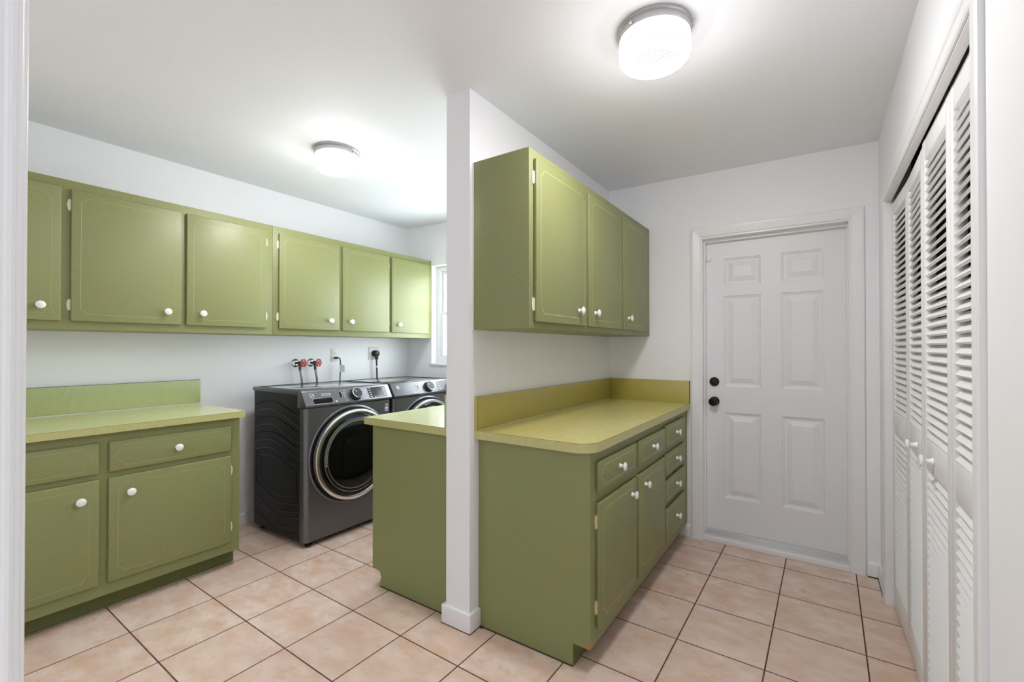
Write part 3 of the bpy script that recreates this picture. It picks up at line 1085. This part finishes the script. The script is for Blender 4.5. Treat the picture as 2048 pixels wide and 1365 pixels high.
    for k in range(4):
        a0 = math.radians(90 * k + 30)
        q.tube([(0.0115 * math.cos(a0 + 0.2 * i) * (1 - 0.06 * i), 0.0115 * math.sin(a0 + 0.2 * i) * (1 - 0.06 * i), 0.0017) for i in range(5)], 0.0007, 4, mat=1)
    q.bm.transform(face(ey, 0.30, 0.0005))
    part('emblem', q, ['display', 'white_mark'], cp, 'round silver monogram emblem')
    if washer:
        q = plaque(0.142, 0.038, y0 + 0.132, 0.73, 0.0004, r=0.010)
        q2 = plaque(0.148, 0.044, y0 + 0.132, 0.73, 0.0, r=0.012, th=0.0006)
        q2.bm.to_mesh(tmpm := bpy.data.meshes.new('x'))
        n0 = len(q.bm.faces)
        q.bm.from_mesh(tmpm)
        q.bm.faces.ensure_lookup_table()
        for f in q.bm.faces[n0:]:
            f.material_index = 1
        bpy.data.meshes.remove(tmpm)
        q2.bm.free()
        part('dispenser_drawer_pull', q, ['black_gloss', 'chrome'], cp, 'black recessed drawer pull')
    # small printed lines
    q = MB()
    rnd = random.Random(3 if washer else 5)
    for r_ in range(2 if washer else 1):
        for k in range(9):
            tt = MB().box(-0.0032, 0.0032, -0.0018, 0.0018, 0, 0.0003)
            tt.bm.transform(face(y0 + 0.135 + (0 if washer else 0.03) + k * 0.0078, 0.24 + 0.10 * r_, 0.0006))
            tt.bm.to_mesh(mm := bpy.data.meshes.new('x'))
            tt.bm.free()
            q.bm.from_mesh(mm)
            bpy.data.meshes.remove(mm)
    part('model_lettering', q, 'white_mark', cp)
    q = MB()
    def dash(y, v, w_, h_=0.0022, mat=0, lift=0.0006):
        tt = MB().box(-w_ / 2, w_ / 2, -h_ / 2, h_ / 2, 0, 0.0003, mat=mat)
        tt.bm.transform(face(y, v, lift))
        mm = bpy.data.meshes.new('x')
        tt.bm.to_mesh(mm)
        tt.bm.free()
        q.bm.from_mesh(mm)
        bpy.data.meshes.remove(mm)
    ky = y0 + 0.392
    for k in range(6):
        v = 0.10 + 0.155 * k
        dash(ky - 0.078 - 0.006 * math.sin(k / 5 * PI), v, 0.022 + 0.006 * rnd.random())
        dash(ky - 0.060, v, 0.012, 0.0008)
    part('cycle_names', q, 'white_mark', cp)
    q = MB()
    for k in range(6):
        v = 0.10 + 0.155 * k
        dash(ky + 0.085 + 0.004 * math.sin(k / 5 * PI), v, 0.024 + 0.008 * rnd.random())
        dash(ky + 0.066, v, 0.012, 0.0008)
    part('cycle_names', q, 'white_mark', cp)
    q = MB()
    dash(y0 + 0.228, 0.86, 0.012, 0.010)
    part('printed_icon', q, 'white_mark', cp)
    q = MB()
    dash(y0 + 0.243, 0.5, 0.0006, Lf * 0.98)
    part('panel_seam', q, 'grey_mark', cp)
    q = MB()
    # pill button
    q = plaque(0.020, 0.046, y0 + 0.272, 0.42, 0.0004, r=0.0095)
    q.bm.faces.ensure_lookup_table()
    part('pill_button', q, 'black_gloss', cp)
    q = MB()
    pts = []
    for cy, s0 in ((0.0135, 0), (-0.0135, 180)):
        pts += [(0.0105 * math.cos(math.radians(s0 + 22.5 * i)), cy + 0.0105 * math.sin(math.radians(s0 + 22.5 * i)), 0.0015) for i in range(9)]
    q.tube(pts, 0.0013, 6, closed=True)
    q.bm.transform(face(y0 + 0.272, 0.42, 0.0006))
    part('pill_button_rim', q, 'chrome', cp)
    # dial
    q = MB().lathe([(0, 0), (0.047, 0), (0.047, 0.006), (0.042, 0.010), (0.040, 0.030), (0.0385, 0.0335), (0, 0.0335)], (0, 0, 0), (0, 0, 1), 40)
    q.lathe([(0.036, 0.0330), (0.0395, 0.0345), (0.0395, 0.0290), (0.036, 0.0300)], (0, 0, 0), (0, 0, 1), 40, mat=1)
    q.bm.transform(face(ky, 0.50, 0.0))
    dl = part('dial', q, ['black', 'chrome'], cp, 'black dial with chrome rim')
    q = MB().box(-0.0012, 0.0012, 0.006, 0.030, 0.0335, 0.0345)
    q.bm.transform(face(ky, 0.50, 0.0) @ Matrix.Rotation(0.6, 4, 'Z'))
    part('pointer', q, 'white_mark', dl)
    # display
    dy = y0 + 0.590
    q = plaque(0.168, 0.082, dy, 0.47, 0.0003, r=0.004)
    part('display', q, 'display', cp)
    q = MB()
    dash(dy - 0.086, 0.47, 0.0035, 0.084, lift=0.0008)
    part('display_edge', q, 'white_mark', cp)
    q = MB()
    for k in range(5):
        dash(dy - 0.066, 0.12 + 0.17 * k, 0.018, 0.0035, lift=0.0026)
    part('display_icons', q, 'white_mark', cp)
    q = MB()
    for k in range(3):
        dash(dy - 0.030 + 0.028 * k, 0.83, 0.011, 0.004, lift=0.0026)
    part('display_keys', q, 'white_mark', cp)
    q = MB()
    dash(dy + 0.062, 0.47, 0.020, 0.070, mat=1, lift=0.0024)
    dash(dy + 0.078, 0.47, 0.003, 0.076, lift=0.0024)
    part('display_trim', q, ['white_mark', 'grey_mark'], cp)
    # round door
    zc_, ax = 0.557, (1, 0, 0)
    C0 = (XFr - 0.004, yc, zc_)
    q = MB().lathe([(0.338, 0.004), (0.338, 0.010), (0.330, 0.016), (0.322, 0.010), (0.312, 0.004)], C0, ax, 72)
    q.lathe([(0.322, 0.0045), (0.29, 0.0045)], C0, ax, 72, mat=1)  # black ring paints in the shadow of the door recess
    part('door_surround', q, ['graphite', 'black'], t)
    q = MB().lathe([(0.286, 0.02), (0.300, 0.012), (0.311, 0.020), (0.314, 0.038), (0.311, 0.052), (0.300, 0.058), (0.288, 0.057), (0.284, 0.052)], C0, ax, 80)
    dr = part('door', q, 'chrome', t, 'chrome ringed round porthole door')
    q = MB().lathe([(0.286, 0.050), (0.270, 0.060), (0.258, 0.060), (0.256, 0.062), (0.254, 0.060)], C0, ax, 80)
    q.lathe([(0.2565, 0.0622), (0.254, 0.0625), (0.2515, 0.0622)], C0, ax, 80, mat=1)
    q.lathe([(0.2515, 0.062), (0.233, 0.060)], C0, ax, 80, mat=2)
    q.lathe([(0.2345, 0.0622), (0.232, 0.0628), (0.2295, 0.0622)], C0, ax, 80, mat=1)
    if washer:
        for k in range(74):
            a = math.radians(60 + 125 * k / 73)
            e = MB().box(-0.0085, 0.0085, -0.0014, 0.0014, -0.001, 0.0014)
            R_ = Matrix.Translation((C0[0] + 0.0615, yc + 0.2425 * math.cos(a), zc_ + 0.2425 * math.sin(a))) @ Matrix(((0, 0, 1, 0), (math.cos(a), -math.sin(a), 0, 0), (math.sin(a), math.cos(a), 0, 0), (0, 0, 0, 1)))
            e.bm.transform(R_)
            mm = bpy.data.meshes.new('x')
            for f in e.bm.faces:
                f.material_index = 4
            e.bm.to_mesh(mm)
            e.bm.free()
            q.bm.from_mesh(mm)
            bpy.data.meshes.remove(mm)
        q.lathe([(0.268, 0.0612), (0.262, 0.0612)], C0, ax, 20, mat=3, a0=math.radians(68), a1=math.radians(112))
        q.lathe([(0, 0.004), (0.006, 0.003), (0.008, 0)], (C0[0] + 0.0605, yc - 0.2425 * math.cos(0.16), zc_ - 0.2425 * math.sin(0.16)), ax, 14, mat=1)
    part('door_bezel', q, ['black_gloss', 'chrome', 'black', 'blue_mark', 'grey_mark'], dr)
    q = MB().lathe([(0.2325, 0.060), (0.222, 0.064), (0.17, 0.072), (0.10, 0.078), (0, 0.080)], C0, ax, 72)
    part('door_glass', q, 'black_gloss', dr, 'dark porthole glass')
    # rating sticker
    if washer:
        q = MB().box(XFr + 0.0002, XFr + 0.0008, y1 - 0.062, y1 - 0.036, 0.818, 0.872)
        q.box(XFr + 0.0006, XFr + 0.0010, y1 - 0.060, y1 - 0.052, 0.850, 0.868, mat=1)
        q.box(XFr + 0.0006, XFr + 0.0010, y1 - 0.048, y1 - 0.040, 0.846, 0.866, mat=1)
        q.box(XFr + 0.0006, XFr + 0.0010, y1 - 0.058, y1 - 0.040, 0.826, 0.832, mat=1)
        part('sticker', q, ['white_mark', 'black'], t)
    for fx in (XBk + 0.05, XFr - 0.035):
        for fy in (y0 + 0.045, y1 - 0.045):
            q = MB().lathe([(0, 0), (0.02, 0), (0.02, 0.012), (0.010, 0.014), (0.010, 0.036), (0, 0.036)], (fx, fy, 0), (0, 0, 1), 16)
            part('foot', q, 'black', t)
    return t


machine('washing_machine', 1.677, 0.712, 'dark graphite front loading washing machine with ribbed side beside the left worktop', True)
machine('clothes_dryer', 2.412, 0.712, 'dark graphite dryer beyond the washing machine, mostly behind the worktop', False)

# ------------------------------------------------------------------ valves, hoses, outlets and cords on the left wall


def valve(y, label):
    z = 1.176
    t = thing('water_valve', (XL, y, z), label, 'valve', 'supply valves above the washing machine')
    q = MB().lathe([(0.0, 0.002), (0.034, 0.0), (0.034, 0.003), (0.028, 0.009), (0.017, 0.012), (0.012, 0.014), (0.0, 0.014)], (XL, y, z), (1, 0, 0), 28)
    part('escutcheon', q, 'chrome', t, 'chrome wall flange')
    q = MB().tube([(XL + 0.01, y, z), (XL + 0.04, y + 0.004, z)], 0.011, 12)
    ax = Vector((0.96, 0.28, 0)).normalized()
    u, v = Vector((-ax.y, ax.x, 0)), Vector((0, 0, 1))
    o_ = Vector((XL + 0.036, y + 0.004, z))
    q.lathe([(0, -0.008), (0.014, -0.006), (0.017, 0.008), (0.015, 0.020), (0.010, 0.028), (0.008, 0.046), (0, 0.046)], o_, ax, 16)
    q.tube([o_ + ax * 0.010, o_ + ax * 0.012 + Vector((0, 0.004, -0.044))], 0.0105, 12)
    part('valve_body', q, 'brass_dark', t)
    c = o_ + ax * 0.050
    q = MB()
    ring = [c + (u * math.cos(2 * PI * i / 48) + v * math.sin(2 * PI * i / 48)) * (0.0285 + 0.003 * math.cos(2 * PI * i / 48 * 6)) for i in range(48)]
    q.tube(ring, 0.0044, 8, closed=True)
    for k in range(6):
        a = 2 * PI * k / 6
        q.tube([c + ax * 0.004, c + (u * math.cos(a) + v * math.sin(a)) * 0.029], 0.0034, 6)
    q.lathe([(0, -0.004), (0.008, -0.004), (0.008, 0.007), (0, 0.009)], c, ax, 12)
    part('handwheel', q, 'red', t, 'red cast handwheel')
    return o_ + ax * 0.012 + Vector((0, 0.004, -0.044))


def smooth_path(pts, n=6):
    P_ = [Vector(p) for p in pts]
    P_ = [P_[0] * 2 - P_[1]] + P_ + [P_[-1] * 2 - P_[-2]]
    out = []
    for i in range(1, len(P_) - 2):
        p0, p1, p2, p3 = P_[i - 1:i + 3]
        for k in range(n):
            t = k / n
            out.append(0.5 * ((2 * p1) + (-p0 + p2) * t + (2 * p0 - 5 * p1 + 4 * p2 - p3) * t * t + (-p0 + 3 * p1 - 3 * p2 + p3) * t ** 3))
    out.append(P_[-2])
    return out


for y, lab, hl in ((2.073, 'red wheel water valve on the wall, farther from the electrical outlets', 'grey braided hose dropping from the left red wheel valve'),
                   (2.207, 'red wheel water valve on the wall, nearer the electrical outlets', 'grey braided hose dropping from the right red wheel valve')):
    e = valve(y, lab)
    q = MB().tube(smooth_path([e, e + Vector((0.006, 0.004, -0.05)), e + Vector((0.004, 0.014, -0.11)), e + Vector((-0.004, 0.010, -0.2)), e + Vector((-0.012, 0.0, -0.45)), (XL + 0.05, y, 0.5)]), 0.0095, 10)
    q.lathe([(0, 0.0), (0.0115, 0.0), (0.0115, 0.022), (0, 0.022)], e - Vector((0, 0, 0.016)), (0, 0, 1), 8, mat=1)
    single('water_hose', q, ['steel', 'brass_dark'], hl, 'hose', group='hoses behind the washing machine')

# duplex outlet
oy, oz = 2.432, 1.235
t = thing('wall_outlet', (XL, oy, oz), 'white duplex outlet plate left of the large round plug', 'outlet')
q = MB().box(XL, XL + 0.006, oy - 0.036, oy + 0.036, oz - 0.058, oz + 0.058, bev=0.002)
part('cover_plate', q, 'plate', t)
for zz in (oz + 0.022, oz - 0.022):
    q = MB().box(XL + 0.005, XL + 0.0072, oy - 0.017, oy + 0.017, zz - 0.015, zz + 0.015, bev=0.001)
    q.box(XL + 0.007, XL + 0.0074, oy - 0.008, oy - 0.0055, zz - 0.001, zz + 0.008, mat=1)
    q.box(XL + 0.007, XL + 0.0074, oy + 0.0055, oy + 0.008, zz - 0.001, zz + 0.008, mat=1)
    q.lathe([(0, 0), (0.0028, 0)], (XL + 0.0075, oy, zz - 0.008), (1, 0, 0), 10, mat=1)
    part('receptacle', q, ['plate', 'black'], t)
# its cord
t = thing('power_cord', (XL + 0.03, oy, oz - 0.022), 'thin dark cord with a grey paper tag plugged into the duplex outlet', 'cord')
q = MB().box(XL + 0.0076, XL + 0.036, oy - 0.011, oy + 0.011, oz - 0.034, oz - 0.014, bev=0.004)
part('plug', q, 'black', t)
q = MB().tube(smooth_path([(XL + 0.03, oy, oz - 0.022), (XL + 0.055, oy + 0.006, oz - 0.024), (XL + 0.066, oy + 0.012, oz - 0.05), (XL + 0.066, oy + 0.013, oz - 0.12), (XL + 0.062, oy + 0.010, oz - 0.25), (XL + 0.05, oy, 0.6)]), 0.0055, 8)
part('cable', q, 'cord', t)
q = MB()
tl = [(XL + 0.072, oy + 0.000, oz - 0.085), (XL + 0.074, oy + 0.024, oz - 0.082), (XL + 0.078, oy + 0.046, oz - 0.088)]
for a, c in zip(tl[:-1], tl[1:]):
    q.hexa([(a[0], a[1], a[2] - 0.062), (c[0], c[1], c[2] - 0.064), (c[0] + 0.001, c[1], c[2] - 0.064), (a[0] + 0.001, a[1], a[2] - 0.062),
            (a[0], a[1], a[2]), (c[0], c[1], c[2]), (c[0] + 0.001, c[1], c[2]), (a[0] + 0.001, a[1], a[2])])
part('tag', q, 'tagm', t, 'grey paper tag')
# dryer outlet
oy2, oz2 = 2.856, 1.245
t = thing('wall_outlet', (XL, oy2, oz2), 'square white outlet plate behind the large round black plug', 'outlet')
q = MB().box(XL, XL + 0.007, oy2 - 0.060, oy2 + 0.060, oz2 - 0.060, oz2 + 0.060, bev=0.003)
part('cover_plate', q, 'plate', t)
q = MB().lathe([(0, 0), (0.03, 0), (0.03, 0.003), (0, 0.003)], (XL + 0.0065, oy2, oz2), (1, 0, 0), 28)
part('receptacle', q, 'black', t)
t = thing('power_cord', (XL + 0.03, oy2, oz2), 'thick black cord hanging from the large round plug', 'cord')
q = MB().lathe([(0, 0), (0.031, 0), (0.032, 0.012), (0.030, 0.020), (0.030, 0.036), (0.026, 0.046), (0.012, 0.050), (0, 0.050)], (XL + 0.0100, oy2, oz2), (1, 0, 0), 28)
q.box(XL + 0.028, XL + 0.054, oy2 - 0.013, oy2 + 0.013, oz2 - 0.055, oz2 - 0.005, bev=0.005)
part('plug', q, 'black', t)
q = MB().tube(smooth_path([(XL + 0.041, oy2, oz2 - 0.03), (XL + 0.042, oy2 + 0.001, oz2 - 0.1), (XL + 0.040, oy2 + 0.006, oz2 - 0.2), (XL + 0.038, oy2 + 0.01, oz2 - 0.4), (XL + 0.05, oy2, 0.5)]), 0.008, 10)
q.lathe([(0.0086, -0.008), (0.0086, 0.008)], (XL + 0.042, oy2 + 0.002, oz2 - 0.125), (0, 0, 1), 12, mat=1)
part('cable', q, ['cord', 'plate'], t)

# ------------------------------------------------------------------ ceiling lights


def ceiling_light():
    t = thing('ceiling_light', (0, 0, 0), '', 'ceiling light', 'round ceiling lights')
    q = MB().lathe([(0, 0.0), (0.140, 0.0), (0.146, -0.003), (0.146, -0.010), (0.141, -0.014), (0.143, -0.017), (0.143, -0.034), (0.138, -0.037), (0.134, -0.034), (0.134, -0.012), (0, -0.012)], (0, 0, 0), (0, 0, 1), 64)
    part('canopy_ring', q, 'lamp_metal', t)
    for k in range(3):
        a = math.radians(250 + 120 * k)
        d = Vector((math.cos(a), math.sin(a), 0))
        q = MB().lathe([(0, -0.004), (0.0035, -0.004), (0.0035, 0.003), (0.006, 0.004), (0.006, 0.009), (0, 0.010)], d * 0.142 + Vector((0, 0, -0.027)), d, 12)
        part('thumb_screw', q, 'lamp_metal', t)
    # ribbed pressed-glass drum: wide bright flutes with narrow ribs between them
    nr = 110
    angs = []
    for i in range(nr):
        a0 = 2 * PI * i / nr
        angs += [a0, a0 + 2 * PI / nr * 0.72]
    ns = len(angs)
    # kind: 0 side, 1 rib ring, 2 fluted band, 3 lens, 4 eye
    prof = [(0.1365, -0.030, 0), (0.1385, -0.034, 0), (0.1378, -0.0365, 0), (0.1392, -0.040, 0), (0.1385, -0.0425, 0), (0.1398, -0.046, 0),
            (0.1400, -0.058, 1), (0.1404, -0.0605, 0), (0.1400, -0.080, 2), (0.1390, -0.094, 0),
            (0.1375, -0.100, 1), (0.1365, -0.1025, 3), (0.132, -0.109, 3), (0.124, -0.1145, 3), (0.110, -0.117, 3), (0.096, -0.118, 1), (0.0935, -0.1190, 4)]
    r, z = 0.090, -0.1182
    while r > 0.012:
        prof += [(r, z, 4), (r - 0.0095, z - 0.0004, 1), (r - 0.0115, z - 0.0016, 4)]
        r -= 0.0150
        z -= 0.0005
    prof.append((0.0, z, 0))
    mb = bmesh.new()
    rows = []
    for r, z, kind_ in prof:
        if r <= 1e-5:
            rows.append([mb.verts.new((0, 0, z))] * ns)
        else:
            rows.append([mb.verts.new((r * math.cos(a), r * math.sin(a), z)) for a in angs])
    for (A, pa), B in zip(zip(rows[:-1], prof[:-1]), rows[1:]):
        for i in range(ns):
            j = (i + 1) % ns
            f = [A[i], A[j], B[j], B[i]]
            f = [v for q_, v in enumerate(f) if v not in f[:q_]]
            fc = mb.faces.new(f)
            kd = pa[2]
            if kd == 1 or (kd == 2 and i % 2 == 1):
                fc.material_index = 1
            elif kd == 3:
                fc.material_index = 2
            elif kd == 4:
                fc.material_index = 3
    bmesh.ops.recalc_face_normals(mb, faces=mb.faces[:])
    q = MB()
    q.bm.free()
    q.bm = mb
    part('glass_shade', q, ['shade', 'shade_rim', 'lens', 'eye'], t, 'ribbed pressed glass drum')
    return t


def copy_tree(o, parent=None):
    c = o.copy()
    COL.objects.link(c)
    if parent is not None:
        c.parent = parent
    for ch in list(o.children):
        copy_tree(ch, c)
    return c


lamp = ceiling_light()
spots = [((-0.503, 1.688), 'round ribbed glass ceiling light above the aisle by the closet'),
         ((-2.455, 1.704), 'round ribbed glass ceiling light above the laundry side')]
for i, ((x, y), lab) in enumerate(spots):
    o = lamp if i == 0 else copy_tree(lamp)
    o.location = (x, y, zc(x) + 0.001)
    o['label'] = lab
    o.scale = (0.91, 0.91, 1.05)
